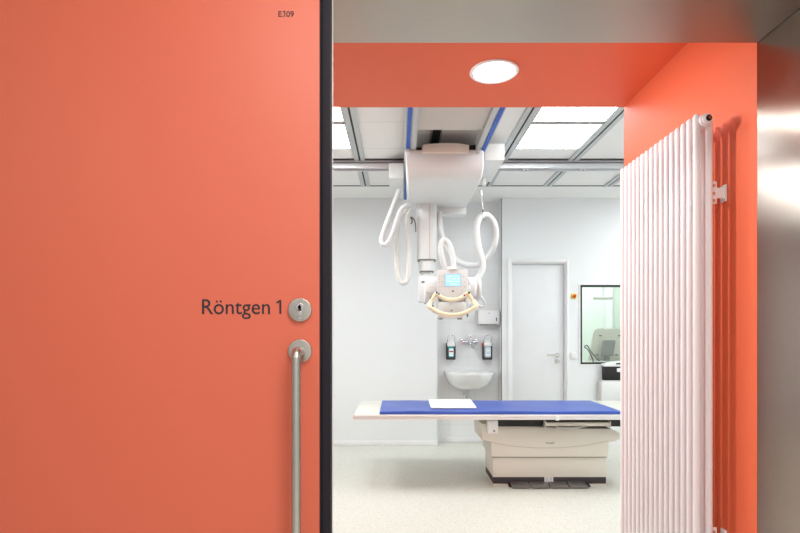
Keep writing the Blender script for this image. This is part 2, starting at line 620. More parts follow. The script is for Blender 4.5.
# ------------------------------------------------------------------ door_2: white door in the back wall
door2 = thing('door_2', (1.595, 6.05, 0), 'plain white door with a steel lever handle in the back wall', 'door')
door2['kind'] = 'structure'
mb = MB().box(1.238, dx0, 5.985, 5.9995, 0, 2.108, bev=.002).box(dx1, 1.932, 5.985, 5.9995, 0, 2.108, bev=.002).box(dx0, dx1, 5.985, 5.9995, dz1, 2.108, bev=.002)
mb.box(dx0 + .0005, dx0 + .012, 6.0, 6.12, 0, dz1 - .001).box(dx1 - .012, dx1 - .0005, 6.0, 6.12, 0, dz1 - .001).box(dx0 + .012, dx1 - .012, 6.0, 6.12, dz1 - .012, dz1 - .001)
mb.build('casing', M['casing'], door2)
box(dx0 + .015, dx1 - .015, 6.045, 6.085, .008, dz1 - .015, bev=.002).build('door_leaf', M['leaf'], door2)
hx, hz = 1.815, 1.02
hd = MB().cyl((hx, 6.0445, hz), (hx, 6.035, hz), .026, n=32, bev=.002)
hd.tube([(hx, 6.037, hz), (hx, 6.0, hz), (hx - .012, 5.988, hz), (hx - .05, 5.986, hz), (hx - .125, 5.986, hz)], .010, n=14, smooth=4)
hd.build('door_handle', M['steel_satin'], door2)
MB().cyl((hx, 6.0445, hz - .072), (hx, 6.036, hz - .072), .026, n=32, bev=.002).build('lock_rosette', M['steel_satin'], door2)

# ------------------------------------------------------------------ window_1
win = thing('window_1', ((wx0 + wx1) / 2, 6.03, wz0), 'black framed window in the back wall showing the control room', 'window')
win['kind'] = 'structure'
fw = .019
mb = MB().box(wx0, wx0 + fw, 5.99, 6.08, wz0, wz1).box(wx1 - fw, wx1, 5.99, 6.08, wz0, wz1).box(wx0 + fw, wx1 - fw, 5.99, 6.08, wz0, wz0 + fw).box(wx0 + fw, wx1 - fw, 5.99, 6.08, wz1 - fw, wz1)
mb.build('window_frame', M['black'], win)
mb = MB()
g = .012
mb.box(wx0 - g, wx0 - .0005, 5.989, 5.9995, wz0 - g, wz1 + g).box(wx1 + .0005, wx1 + g, 5.989, 5.9995, wz0 - g, wz1 + g).box(wx0, wx1, 5.989, 5.9995, wz0 - g, wz0 - .0005).box(wx0, wx1, 5.989, 5.9995, wz1 + .0005, wz1 + g)
mb.build('outer_trim', M['white_metal'], win)
box(wx0 + fw, wx1 - fw, 6.04, 6.048, wz0 + fw, wz1 - fw).build('pane', M['glass'], win)

# switches on the wall
t = thing('emergency_switch', (1.99, 5.99, 1.66), 'small yellow square switch with red knob beside the black window frame', 'switch')
box(1.961, 2.017, 5.985, 5.9995, 1.661, 1.717, bev=.003).build('switch_plate', M['yellow'], t)
MB().cyl((1.991, 5.985, 1.689), (1.991, 5.968, 1.689), .017, n=20, bev=.003).box(1.972, 2.010, 5.960, 5.975, 1.683, 1.695, bev=.002, mtx=Matrix.Translation((1.991, 0, 1.689)) @ Matrix.Rotation(-.6, 4, 'Y') @ Matrix.Translation((-1.991, 0, -1.689))).build('knob', M['red'], t)
t = thing('light_switch', (1.985, 5.99, .98), 'white light switch plate between door handle and window', 'switch')
box(1.950, 2.020, 5.991, 5.9995, .982, 1.052, bev=.002).build('switch_plate', M['white_metal'], t)
box(1.957, 2.013, 5.986, 5.991, .989, 1.045, bev=.0015).build('rocker', M['leaf'], t)

# ------------------------------------------------------------------ radiator on the right passage wall
NS, PIT = 16, .0443
RY0 = 2.035
XF, XB, RT = 1.146, 1.194, 2.098
rad = thing('radiator', (1.19, RY0 + .32, .1), 'tall white column radiator standing off the coral passage wall', 'radiator')
rb = .10
col_me = None
for i in range(NS):
    y = RY0 + i * PIT
    if col_me is None:
        mb = MB()
        for xx, dz in ((XF, 0), (XB, .004)):
            mb.cyl((xx, y, rb + dz), (xx, y, RT - dz), .0125, n=18, bev=.0118)
        for zz in (RT - .034, rb + .034):
            mb.cyl((XF, y, zz), (XB, y, zz), .0125, n=16)
        mb.cyl(((XF + XB) / 2, y - .019, RT - .034), ((XF + XB) / 2, y + .019, RT - .034), .0200, n=24, bev=.005)
        mb.cyl(((XF + XB) / 2, y - .019, rb + .034), ((XF + XB) / 2, y + .019, rb + .034), .0200, n=24, bev=.005)
        first = mb.build('column', M['radiator'], rad)
        col_me = first
    else:
        o = first.copy()
        COL.objects.link(o)
        o.parent = rad
        o.location = (0, i * PIT, 0)
xc = (XF + XB) / 2
for z in (RT - .034, rb + .034):
    MB().cyl((xc, RY0, z), (xc, RY0 + (NS - 1) * PIT, z), .0175).build('header', M['radiator'], rad)
zh = RT - .031
pl = MB().cyl((xc, RY0 - .012, zh), (xc, RY0 - .026, zh), .0245, n=28, bev=.003).cyl((xc, RY0 - .026, zh), (xc, RY0 - .036, zh), .0195, n=28, bev=.002).cyl((xc, RY0 - .036, zh), (xc, RY0 - .041, zh), .0150, n=28, bev=.001).build('end_plug', M['radiator'], rad)
MB().cyl((xc, RY0 - .041, zh), (xc, RY0 - .0425, zh), .0115, n=20).build('socket', M['black'], pl)
MB().cyl((xc + .003, RY0 - .0425, zh), (xc + .003, RY0 - .049, zh), .0065, n=6, bev=.001).build('vent_screw', M['copper'], pl)
for z in (1.757, .42):
    for y in (RY0 + .012, RY0 + .55):
        mb = MB().box(1.205, 1.232, y, y + .004, z, z + .086, bev=.001)
        mb.box(1.228, 1.2695, y + .001, y + .005, z + .022, z + .062).box(1.262, 1.2695, y - .002, y + .03, z + .01, z + .075, bev=.001)
        b_ = mb.build('wall_bracket', M['white_metal'], rad)
        for q in (.012, .040, .070):
            MB().cyl((1.219, y, z + q), (1.219, y - .003, z + q), .006, n=10).build('bolt', M['steel_satin'], b_)

# ------------------------------------------------------------------ downlight in the coral soffit
dl = thing('downlight', (.466, 2.57, ZS - .012), 'round white recessed downlight glowing in the coral soffit', 'downlight')
mb = MB()
b = mb.bm
n = 48
prof = [(.116, -.0003), (.118, -.006), (.112, -.010), (.100, -.008), (.098, -.0003)]
rings = [[b.verts.new((.466 + rr * math.cos(2 * PI * a / n), 2.57 + rr * math.sin(2 * PI * a / n), ZS + z)) for a in range(n)] for rr, z in prof]
for A, B in zip(rings, rings[1:]):
    for a in range(n):
        b.faces.new((A[a], A[(a + 1) % n], B[(a + 1) % n], B[a]))
for a in range(n):
    b.faces.new((rings[-1][a], rings[-1][(a + 1) % n], rings[0][(a + 1) % n], rings[0][a]))
mb.build('trim_ring', M['white_metal'], dl)
MB().cyl((.466, 2.57, ZS - .0005), (.466, 2.57, ZS - .006), .0975, n=48).build('diffuser', M['down_light'], dl)

# ------------------------------------------------------------------ fixed cross rail under the ceiling
t = thing('ceiling_rail', (.5, 4.74, CEIL - .06), 'silver aluminium rail running across the ceiling behind the x-ray unit', 'rail')
mb = MB().box(-2.78, 3.78, 4.69, 4.705, CEIL - .074, CEIL - .004, bev=.002).box(-2.78, 3.78, 4.69, 4.785, CEIL - .030, CEIL - .004)
mb.box(-2.78, 3.78, 4.765, 4.785, CEIL - .074, CEIL - .004, bev=.002).box(-2.78, 3.78, 4.705, 4.735, CEIL - .062, CEIL - .05)
mb.box(-2.78, 3.78, 4.683, 4.690, CEIL - .022, CEIL - .010)
mb.build('rail_profile', M['alu'], t)
for px in (526, 584):
    x = (px - 398) * 4.70 / F
    cp = MB().prism([(x + .032 * math.cos(a * PI / 12), 4.735 + .018 * math.sin(a * PI / 12)) for a in range(24)], 'z', CEIL - .074, CEIL - .062, bev=.002).build('end_stop', M['white_metal'], t)
    MB().cyl((x + .006, 4.735, CEIL - .0745), (x + .006, 4.735, CEIL - .079), .0065, n=12).build('screw', M['black'], cp)
    MB().cyl((x - .022, 4.735, CEIL - .0745), (x - .022, 4.735, CEIL - .077), .004, n=12).build('screw', M['black'], cp)

# ------------------------------------------------------------------ bridge: the two blue striped rails with their trolleys
br = thing('ceiling_bridge', (.35, 4.1, 2.6), 'ceiling bridge of two grey rails with blue strips above the x-ray unit', 'rail')
ZR = 2.65
YR0, YR1 = 3.02, 5.5
for (x0, x1, b0, b1, g0, g1) in ((.050, .136, .062, .089, .095, .133), (.588, .668, .634, .662, .592, .627)):
    mb = MB().box(x0, x1, YR0, YR1, ZR + .012, ZR + .09, bev=.002)
    mb.box(x0, x0 + .006, YR0, YR1, ZR, ZR + .012).box(x1 - .006, x1, YR0, YR1, ZR, ZR + .012)
    mb.box(g0 + .004, g1 - .004, YR0, YR1, ZR + .002, ZR + .013)
    rl = mb.build('bridge_rail', M['profile'], br)
    box(b0, b1, YR0, YR1, ZR + .003, ZR + .0118).build('blue_strip', M['blue'], rl)
box(.137, .587, YR0, 3.67, ZR + .02, ZR + .035, bev=.002).build('cover_panel', M['cover'], br)
box(.669, .822, 4.09, 4.68, 2.60, 2.728, bev=.004).build('trolley', M['machine'], br)
box(-.078, .0485, 4.557, 4.93, 2.60, 2.729, bev=.004).build('trolley', M['machine'], br)
box(.137, .587, 4.95, 5.05, ZR + .02, ZR + .08, bev=.002).build('cross_beam', M['cover'], br)

# ------------------------------------------------------------------ ceiling mounted x-ray unit
xr = thing('xray_unit', (.3, 4.5, 1.4), 'white ceiling mounted x-ray unit with telescopic column, hoses and control panel', 'x-ray machine')
# carriage: deep housing with a rounded, sloping front edge, lower right corner cut back
y0, y1 = 4.01, 5.04
prof = [(y0, 2.655), (y0 + .0, 2.56)]
for i in range(1, 9):
    a = i / 8 * PI / 2
    prof.append((y0 + .13 * (1 - math.cos(a)), 2.56 - .11 * math.sin(a)))
prof += [(y1, 2.45), (y1, 2.655)]
mb = MB()
b = bmesh.new()


def carr_x(y, z):
    f = max(0, (2.56 - z) / .11)
    return .055 + .018 * f + .02 * (y - y0), .652 - .004 * f


L = [b.verts.new((carr_x(*p)[0], p[0], p[1])) for p in prof]
R = [b.verts.new((carr_x(*p)[1], p[0], p[1])) for p in prof]
b.faces.new(L)
b.faces.new(R[::-1])
k = len(prof)
for i in range(k):
    b.faces.new((L[i], R[i], R[(i + 1) % k], L[(i + 1) % k]))
bmesh.ops.recalc_face_normals(b, faces=b.faces[:])
ed = [e for e in b.edges if (e.calc_face_angle(0) > .9)]
bmesh.ops.bevel(b, geom=ed, offset=.016, segments=3, profile=.5, affect='EDGES')
mb._merge(b)
mb.build('carriage_cover', M['machine'], xr)
# raised hump at the front between the rails, with a gently curved top
hump = [P(422.5, 153, 4.0), P(422.5, 145, 4.0), P(434, 143.6, 4.0), P(446, 143.2, 4.0), P(458, 143.6, 4.0), P(469, 145.2, 4.0), P(469, 153, 4.0)]
MB().prism([(p.x, p.z) for p in hump], 'y', 3.992, 4.3, bev=.003).build('carriage_hump', M['machine_beige'], xr)
for q in ((.098, .178, 4.02, 4.10, 2.645, 2.672), (.545, .590, 4.02, 4.10, 2.645, 2.69), (.18, .54, 4.31, 4.5, 2.60, 2.69)):
    box(*q).build('roller_block', M['black'], xr)
box(.592, .626, 3.99, 4.012, 2.625, 2.662, bev=.002).build('corner_lug', M['machine'], xr)
box(.06, .092, 3.99, 4.012, 2.625, 2.658, bev=.002).build('corner_lug', M['machine'], xr)
# lower lip behind, hanging under the carriage
MB().box(.34, .64, 4.98, 5.10, 2.385, 2.46, bev=.006).build('rear_lip', M['machine'], xr)
# side cap where the strap hangs
MB().cyl(P(482, 182, 4.45), P(485.5, 182, 4.45), .035, n=20, bev=.006).build('side_cap', M['machine'], xr)

# telescopic column
cx, cy = .268, 4.93


def rsq(mb, x0, x1, y0, y1, z0, z1, r):
    pl_ = []
    for (qx, qy, a0) in ((x1 - r, y1 - r, 0), (x0 + r, y1 - r, 1), (x0 + r, y0 + r, 2), (x1 - r, y0 + r, 3)):
        for i in range(7):
            a = (a0 + i / 6) * PI / 2
            pl_.append((qx + r * math.cos(a), qy + r * math.sin(a)))
    mb.prism(pl_, 'z', z0, z1)
    return mb


colm = rsq(MB(), cx - .092, cx + .092, cy - .09, cy + .09, 1.945, 2.452, .05).build('column_tube', M['machine'], xr)
MB().box(cx + .018, cx + .026, cy - .094, cy - .088, 1.945, 2.45).build('cable_slot', M['cover'], colm)
rsq(MB(), cx - .082, cx + .080, cy - .088, cy + .09, 1.935, 1.945, .05).build('column_ring', M['groove'], xr)
rsq(MB(), cx - .070, cx + .065, cy - .08, cy + .08, 1.84, 1.935, .045).build('column_tube', M['machine'], xr)
rsq(MB(), cx - .066, cx + .060, cy - .078, cy + .08, 1.83, 1.84, .045).build('column_ring', M['groove'], xr)
rsq(MB(), cx - .055, cx + .050, cy - .06, cy + .06, 1.60, 1.83, .04).build('column_tube', M['machine'], xr)
MB().box(cx - .085, cx + .10, cy - .13, cy + .07, 1.565, 1.63, bev=.006).build('column_foot', M['machine'], xr)
# arm from the column to the tube head
MB().box(cx - .04, cx + .07, 4.47, 4.84, 1.56, 1.72, bev=.02).build('support_arm', M['machine'], xr)

# tube head: horizontal housing, end bells, panel, collimator
YH = 4.42
mb = MB().cyl(P(436, 290, YH), P(468, 290, YH), .088, n=40)
mb.build('tube_housing', M['machine_beige'], xr)
eb = MB().cyl(P(424.2, 290.5, YH), P(437, 290.5, YH), .112, n=40, bev=.012).build('end_bell', M['machine'], xr)
kc = P(431.5, 289.5, 4.305)
MB().cyl(kc + Vector((0, .02, 0)), kc + Vector((0, -.022, 0)), .036, n=28, bev=.006).build('brake_knob', M['machine'], eb)
MB().cyl(P(421.4, 282, 4.36), P(424.6, 282, 4.36), .009, n=12).build('screw', M['groove'], eb)
MB().cyl(P(430.5, 297, 4.31), P(432.2, 299.2, 4.31), .012, n=12).build('screw', M['groove'], eb)
eb = MB().cyl(P(467, 289, YH), P(474.5, 289, YH), .100, n=40, bev=.008).cyl(P(474.5, 289, YH), P(476, 289, YH), .090, n=40).cyl(P(476, 289, YH), P(480, 289, YH), .097, n=40, bev=.012).build('end_bell', M['machine'], xr)
kc = P(466.5, 288.5, 4.30)
MB().cyl(kc + Vector((0, .03, 0)), kc + Vector((0, -.014, 0)), .030, n=28, bev=.006).build('brake_knob', M['machine'], eb)
MB().box(P(440, 300, YH).x, P(465, 300, YH).x, 4.34, 4.55, P(0, 303, 4.34).z, P(0, 284, 4.34).z, bev=.01).build('collimator_neck', M['cover'], xr)
# control panel
YP = 4.24
poly = [(437.2, 269.8), (467.8, 269.8), (468, 286), (467.2, 293.2), (462, 295.6), (457, 296.9), (452, 297.3), (447, 296.9), (442, 295.6), (437, 293.2), (437, 286)]
poly = [(P(a, c_, YP).x, P(a, c_, YP).z) for a, c_ in poly]
cp = MB().prism(poly, 'y', YP, YP + .05, bev=.004).build('control_panel', M['machine'], xr)


def prect(a, c_, d, e, y, dy=.003, bev=0.):
    p, q = P(a, e, y), P(d, c_, y)
    return MB().box(p.x, q.x, y - dy, y, p.z, q.z, bev=bev)


prect(444.6, 273.6, 461.4, 286.8, YP - .0005).build('bezel', M['cast'], cp)
scr = prect(445.2, 274.2, 460.8, 286.2, YP - .0038, .001).build('screen', M['screen'], cp)
mb = MB()
for (a, c_, d, e) in ((447, 276, 452, 276.6), (454, 276, 459, 276.6), (447, 278.5, 450, 279.1), (452, 278.5, 456, 279.1), (457.5, 278.2, 459.3, 279.4), (447, 281, 453, 281.6), (455, 281, 459, 281.6), (450, 283.6, 457, 284.3)):
    p, q = P(a, e, YP - .005), P(d, c_, YP - .005)
    mb.box(p.x, q.x, YP - .0054, YP - .0049, p.z, q.z)
mb.build('screen_content', M['screen_mark'], scr)
for (a, c_) in ((439.5, 276), (442.6, 276), (439.5, 279), (439.3, 282), (442, 282), (440, 286.6), (443, 286.6), (463.5, 276.5), (464.6, 282), (464.6, 286.8), (440, 290.2), (462, 290.2)):
    p = P(a, c_, YP)
    MB().cyl(p, p + Vector((0, -.003, 0)), .0048, n=12).build('button', M['cover'], cp)
p = P(452.8, 291.2, YP)
MB().cyl(p, p + Vector((0, -.004, 0)), .0085, n=16, bev=.001).build('button', M['grey'], cp)
text_mesh('logo', 'PHILIPS', .012, P(452.5, 272.7, YP - .0006), M['cover'], cp, align='CENTER')
MB().cyl(P(452.3, 270, 4.265), P(452.3, 266.5, 4.265), .045, r2=.036, n=24, bev=.003).box(P(446.5, 0, 4.265).x, P(459, 0, 4.265).x, 4.245, 4.30, P(0, 270.5, 4.265).z, P(0, 268, 4.265).z, bev=.004).build('cable_gland', M['machine'], xr)
# cream guide handle: upper arc, two slanted sides and lower arc
YG = 4.19
ring = [(436.2, 293.8), (441, 297), (446, 299), (452, 299.8), (458, 299), (463, 297), (467.5, 293.8),
        (470.5, 297.5), (473.5, 301.5), (476.8, 305.6), (472, 309), (466, 312.2), (459, 314.4), (452, 315), (445, 314.4), (438, 312), (433, 309.4), (428.8, 305.8), (431, 301.5), (433.6, 297.5)]
MB().tube([P(a, c_, YG - (.04 if c_ > 303 else .0)) for a, c_ in ring], .0165, n=14, smooth=5, closed=True).build('guide_handle', M['handle_cream'], xr)
for (a, c_, m_) in ((436.8, 292.6, 'button_blue'), (438.9, 293.9, 'green'), (464.3, 295.2, 'purple'), (467.2, 293.9, 'yellow'), (469.0, 292.7, 'black')):
    p = P(a, c_, YG - .012)
    MB().cyl(p + Vector((0, .012, 0)), p + Vector((0, -.006, 0)), .0085, n=14, bev=.002).build('button', M[m_], xr)
MB().box(P(450.5, 0, 4.2).x, P(454, 0, 4.2).x, 4.185, 4.25, P(0, 303, 4.2).z, P(0, 298, 4.2).z, bev=.003).build('handle_clip', M['machine'], xr)
# collimator
cl = MB().box(P(438, 0, 4.27).x, P(466, 0, 4.27).x, 4.27, 4.52, P(0, 314, 4.27).z, P(0, 302, 4.27).z, bev=.006)
cl.box(P(440.5, 0, 4.27).x, P(464, 0, 4.27).x, 4.262, 4.27, P(0, 312.3, 4.27).z, P(0, 303.3, 4.27).z, bev=.002)
cl = cl.build('collimator', M['machine'], xr)
p = P(451.6, 310.5, 4.262)
MB().cyl(p, p + Vector((0, -.012, 0)), .008, n=14, bev=.002).build('dial', M['grey'], cl)
MB().box(P(434, 0, 4.3).x, P(438.2, 0, 4.3).x, 4.3, 4.48, P(0, 312.5, 4.3).z, P(0, 297, 4.3).z, bev=.005).build('side_bracket', M['machine'], xr)
MB().box(P(466, 0, 4.3).x, P(470, 0, 4.3).x, 4.3, 4.48, P(0, 312.5, 4.3).z, P(0, 297, 4.3).z, bev=.005).build('side_bracket', M['machine'], xr)
cl2 = MB().box(P(437.5, 0, 4.27).x, P(463, 0, 4.27).x, 4.28, 4.51, P(0, 318.4, 4.27).z, P(0, 314.1, 4.27).z, bev=.003).build('accessory_rail', M['machine'], xr)
MB().box(P(439, 0, 4.27).x, P(442.5, 0, 4.27).x, 4.272, 4.30, P(0, 319.4, 4.27).z, P(0, 318.3, 4.27).z).build('rail_stop', M['groove'], cl2)
MB().box(P(457.5, 0, 4.27).x, P(462, 0, 4.27).x, 4.272, 4.30, P(0, 319.4, 4.27).z, P(0, 318.3, 4.27).z).build('rail_stop', M['groove'], cl2)
for p, q, r_ in ((P(467.5, 312.2, 4.32), P(467.5, 317, 4.32), .007), (P(425.2, 299.5, 4.40), P(425.2, 304, 4.40), .007), (P(469.2, 307.5, 4.31), P(471, 307.5, 4.31), .009), (P(432, 305.6, 4.31), P(434.5, 306.4, 4.31), .006)):
    MB().cyl(p, q, r_, n=12).build('knob', M['groove'], xr)
MB().box(P(418.5, 0, 4.80).x, P(433, 0, 4.80).x, 4.72, 4.84, P(0, 302.6, 4.8).z, P(0, 276.5, 4.8).z, bev=.008).build('column_bracket', M['machine'], xr)


def hose(pts, r, m_, ribs=.016, name='hose'):
    return MB().tube([P(*p) for p in pts], r, n=12, smooth=6, ribs=ribs).build(name, M[m_], xr)


hose([(399.3, 190, 4.75), (395.5, 200, 4.74), (390, 215, 4.72), (384.6, 229, 4.70), (381.8, 238, 4.70), (382.2, 243.0, 4.70), (386, 244.2, 4.70), (390.5, 239, 4.70), (396, 224, 4.68), (401, 210.5, 4.66), (406, 206, 4.66), (410, 205, 4.68)], .0235, 'hose', ribs=0)
hose([(406, 211, 4.8), (399.5, 216, 4.8), (397, 228, 4.8), (396.4, 250, 4.8), (397.5, 271, 4.8), (400, 280.5, 4.8), (403.5, 283.2, 4.8), (406.8, 280, 4.8), (408.8, 270, 4.8), (408.6, 250, 4.8), (407.5, 230, 4.8), (407.5, 216, 4.8), (410, 210, 4.8)], .0245, 'hose_grey', ribs=.018)
hose([(439.5, 212, 4.9), (439.8, 222, 4.9), (441.5, 234, 4.88), (447, 248, 4.85), (455.5, 259.5, 4.8), (463, 263.8, 4.78), (471, 265.6, 4.75), (479, 264.6, 4.7), (487.5, 258, 4.66), (494, 246, 4.62), (496.2, 233, 4.6), (493.5, 222, 4.58), (488, 215.6, 4.56), (482.5, 215.6, 4.54), (478, 221.5, 4.52), (476.8, 233, 4.5), (478.8, 247, 4.48), (482.2, 259, 4.46), (482.8, 268, 4.45), (479.8, 275, 4.44), (475.5, 280, 4.42)], .0265, 'hose')
hose([(446, 270, 4.3), (443.2, 262, 4.31), (440.8, 252, 4.33), (441.2, 243.6, 4.35), (444.3, 240.2, 4.36), (448.6, 243.6, 4.35), (451.6, 252, 4.32), (453.4, 261, 4.29), (453.6, 269, 4.27)], .0245, 'hose')
hose([(477.5, 292, 4.42), (480.5, 296, 4.4), (484.2, 302, 4.4), (484.6, 305.6, 4.4), (481.5, 306.6, 4.4), (477, 304.6, 4.38), (473.5, 301.5, 4.36)], .0095, 'hose', ribs=0, name='cable')
# strap holding the large hose
st = MB().cyl(P(480.6, 190.5, 4.5), P(481.3, 196, 4.5), .013, n=12).cyl(P(481.3, 196, 4.5), P(483, 210, 4.5), .0045, n=8).build('hanging_strap', M['machine'], xr)
MB().cyl(P(483, 209.5, 4.5), P(483.2, 212, 4.5), .008, n=10).build('clip', M['groove'], st)
MB().tube([P(483.2 + 1.2 * math.sin(a * PI / 6), 216.2 - 4 * math.cos(a * PI / 6), 4.54 + .03 * math.sin(a * PI / 6)) for a in range(12)], .003, n=8, smooth=2, closed=True).build('strap_ring', M['groove'], st)
# hook beside the column
MB().tube([P(405.5, 219, 4.85), P(408, 216.6, 4.85), P(411, 218, 4.85), P(412.2, 221.4, 4.85), P(411, 224, 4.85)], .007, n=8, smooth=4).tube([P(411.5, 217, 4.83), P(414, 219.6, 4.83), P(415.4, 224, 4.84), P(415.8, 232, 4.86)], .006, n=8, smooth=4).build('cable_hook', M['groove'], xr)

# ------------------------------------------------------------------ examination table
tb = thing('examination_table', (1.26, 4.6, 0), 'white x-ray examination table with cream top on a beige pedestal with black kick', 'table')
ZT = .623
tx0, tx1, ty0, ty1 = -.354, 2.10, 4.16, 5.07
box(tx0 + .004, tx1 - .004, ty0 + .012, ty1 - .012, ZT - .022, ZT, bev=.003).build('tabletop', M['tabletop'], tb)
for (a, b_) in ((ty0, ty0 + .022), (ty1 - .022, ty1)):
    mb = MB().box(tx0, tx1, a, b_, ZT - .018, ZT - .003, bev=.003).box(tx0 + .002, tx1 - .002, a + .003, b_ - .001, ZT - .040, ZT - .019, bev=.002)
    mb.build('side_rail', M['rail_white'], tb)
# compression clamp on the front rail
MB().box(P(555.5, 0, 4.15).x, P(559, 0, 4.15).x, 4.143, 4.159, P(0, 420.5, 4.15).z, P(0, 416, 4.15).z, bev=.002).build('rail_clip', M['white_metal'], tb)
# black block in the gap under the tabletop, its shade put into the colour
box(.812, 1.86, 4.30, 4.80, ZT - .115, ZT - .041).build('gap_shade_block', M['black'], tb)
# bracket with a small mark
bk = MB().box(P(488.2, 0, 4.24).x, P(498, 0, 4.24).x, 4.24, 4.32, P(0, 433.4, 4.24).z, P(0, 420.8, 4.24).z, bev=.003).build('rail_bracket', M['white_metal'], tb)
p = P(494.2, 431, 4.2395)
MB().cyl(p, p + Vector((0, -.002, 0)), .009, n=16).build('badge', M['grey'], bk)
# cassette tray
tr = MB().box(P(546, 0, 4.26).x, P(610, 0, 4.26).x, 4.26, 4.60, P(0, 426.2, 4.26).z, P(0, 422.8, 4.26).z, bev=.003).build('cassette_tray', M['machine_beige'], tb)
box(P(545, 0, 4.25).x, P(546.3, 0, 4.25).x, 4.25, 4.5, P(0, 427.5, 4.25).z, P(0, 421.5, 4.25).z).build('tray_end', M['cover'], tr)
box(P(610, 0, 4.25).x, P(611, 0, 4.25).x, 4.25, 4.5, P(0, 427.5, 4.25).z, P(0, 421.5, 4.25).z).build('tray_end', M['cover'], tr)
MB().tube([P(556, 426.2, 4.262), P(560, 427.8, 4.235), P(574, 428, 4.235), P(586, 426.2, 4.262)], .006, n=8).build('tray_grip', M['cover'], tr)
# upper housing with chamfered wings: outline in x,z
hp = [(481.8, 423.6), (498, 425.2), (545, 427.2), (580, 428.6), (611, 428.6), (617, 431.6), (620.8, 434.5), (620, 438.6), (616, 441), (608.8, 442.4), (608.3, 457), (491.5, 457), (491.2, 441.6), (482.2, 440.8)]
YQ = 4.37
pol = [(P(a, c_, YQ).x, P(a, c_, YQ).z) for a, c_ in hp]
hs = MB().prism(pol, 'y', YQ, 4.82, bev=.004).build('upper_housing', M['machine_beige'], tb)
# curved parting line on the front
mb = MB()
cur = [(483, 440.2), (495, 443.2), (510, 445.8), (530, 447.6), (548, 448), (566, 447.4), (585, 445.4), (600, 442.8), (608, 441)]
mb.tube([P(a, c_, YQ - .0005) for a, c_ in cur], .0022, n=6, smooth=4)
mb.build('parting_line', M['cover'], hs)
text_mesh('logo', 'PHILIPS', .022, P(550, 444, YQ - .0008), M['grey'], hs, align='CENTER', off=.0004)
YL = 4.40
x0, x1 = P(493.2, 0, YL).x, P(606.8, 0, YL).x
zk = P(0, 476.3, YL).z
box(x0 - .006, x1, YL + .004, 4.78, P(0, 457.5, YL).z - .004, P(0, 456.6, YL).z + .003).build('shadow_joint', M['groove'], tb)
box(x0, x1, YL, 4.80, zk, P(0, 457.6, YL).z, bev=.003).build('pedestal', M['machine_beige'], tb)
box(x0 + .002, x1 - .004, YL + .005, 4.79, .014, zk - .004, bev=.002).build('kick_panel', M['rubber'], tb)
box(x0 - .001, x1 - .001, YL - .001, 4.80, zk - .006, zk + .001).box(x0 + .002, x1, YL + .001, 4.795, .0, .013).build('base_frame', M['machine_beige'], tb)
# small white symbol plate on the kick panel
a0 = P(544.5, 0, YL).x; a1 = P(553.2, 0, YL).x
sp = MB().box(a0, a1, YL - .002, YL + .006, P(0, 483, YL).z, P(0, 476.8, YL).z).build('symbol_plate', M['label_white'], tb)
mb = MB()
for i in range(2):
    for j in range(3):
        xx = a0 + .008 + i * .034
        zz = P(0, 483, YL).z + .006 + j * .016
        mb.box(xx, xx + .022, YL - .0026, YL - .002, zz + .003, zz + .006)
        mb.box(xx + .008, xx + .014, YL - .0026, YL - .002, zz, zz + .009)
mb.box(a0 + .034, a0 + .0365, YL - .0026, YL - .002, P(0, 482.6, YL).z, P(0, 477.2, YL).z)
mb.build('symbols', M['grey'], sp)
# side service panel on the left flank of the base
box(x0 - .012, x0 - .001, YL + .05, YL + .12, .30, .44, bev=.002).build('flank_panel', M['cover'], tb)
box(x0 - .006, x0 - .001, YL + .15, YL + .3, .26, .36, bev=.002).build('flank_panel', M['cover'], tb)
# foot pedals
for i in range(4):
    px0 = 512.0 + 19.3 * i
    xa, xb = P(px0, 0, 4.32).x, P(px0 + 18.2, 0, 4.32).x
    mb = MB().prism([(4.30, .006), (4.30, .014), (4.41, .034), (4.41, .020)], 'x', xa, xb, bev=.002)
    mb.build('foot_pedal', M['pedal'], tb)
mb = MB().box(P(509, 0, 4.36).x, P(590, 0, 4.36).x, 4.35, 4.40, .001, .016)
mb.build('pedal_bar', M['black'], tb)

# mattress (wrinkled slightly at its left end)
mx0, mx1, my0, my1, mz = -.146, 1.775, 4.175, 4.885, ZT
mb = MB()
b = bmesh.new()
bmesh.ops.create_cube(b, size=1)
for v in b.verts:
    v.co = Vector(((mx0 + mx1) / 2 + v.co.x * (mx1 - mx0), (my0 + my1) / 2 + v.co.y * (my1 - my0), mz + .0125 + v.co.z * .024))
bmesh.ops.bevel(b, geom=b.edges[:], offset=.006, segments=2, profile=.5, affect='EDGES')
bmesh.ops.subdivide_edges(b, edges=[e for e in b.edges if e.calc_length() > .3], cuts=24, use_grid_fill=True)
for v in b.verts:
    if v.co.z > mz + .02:
        u = max(0, 1 - (v.co.x - mx0) / .55)
        v.co.z += .002 * math.sin(v.co.x * 9) * math.sin(v.co.y * 11) + .005 * u * max(0, math.sin((v.co.x * 14 + v.co.y * 9)))
mb._merge(b)
tag(mb.build('mattress', M['mattress']), 'thin blue vinyl mattress lying along the examination table', 'mattress')
pd = [(.268, 4.31), (.640, 4.31), (.668, 4.87), (.277, 4.87)]
tag(MB().prism(pd, 'z', mz + .0285, mz + .038, bev=.003).build('pad', M['sheet'], base=(.46, 4.6, mz + .0285)), 'small flat white pad lying across the blue mattress', 'pad')

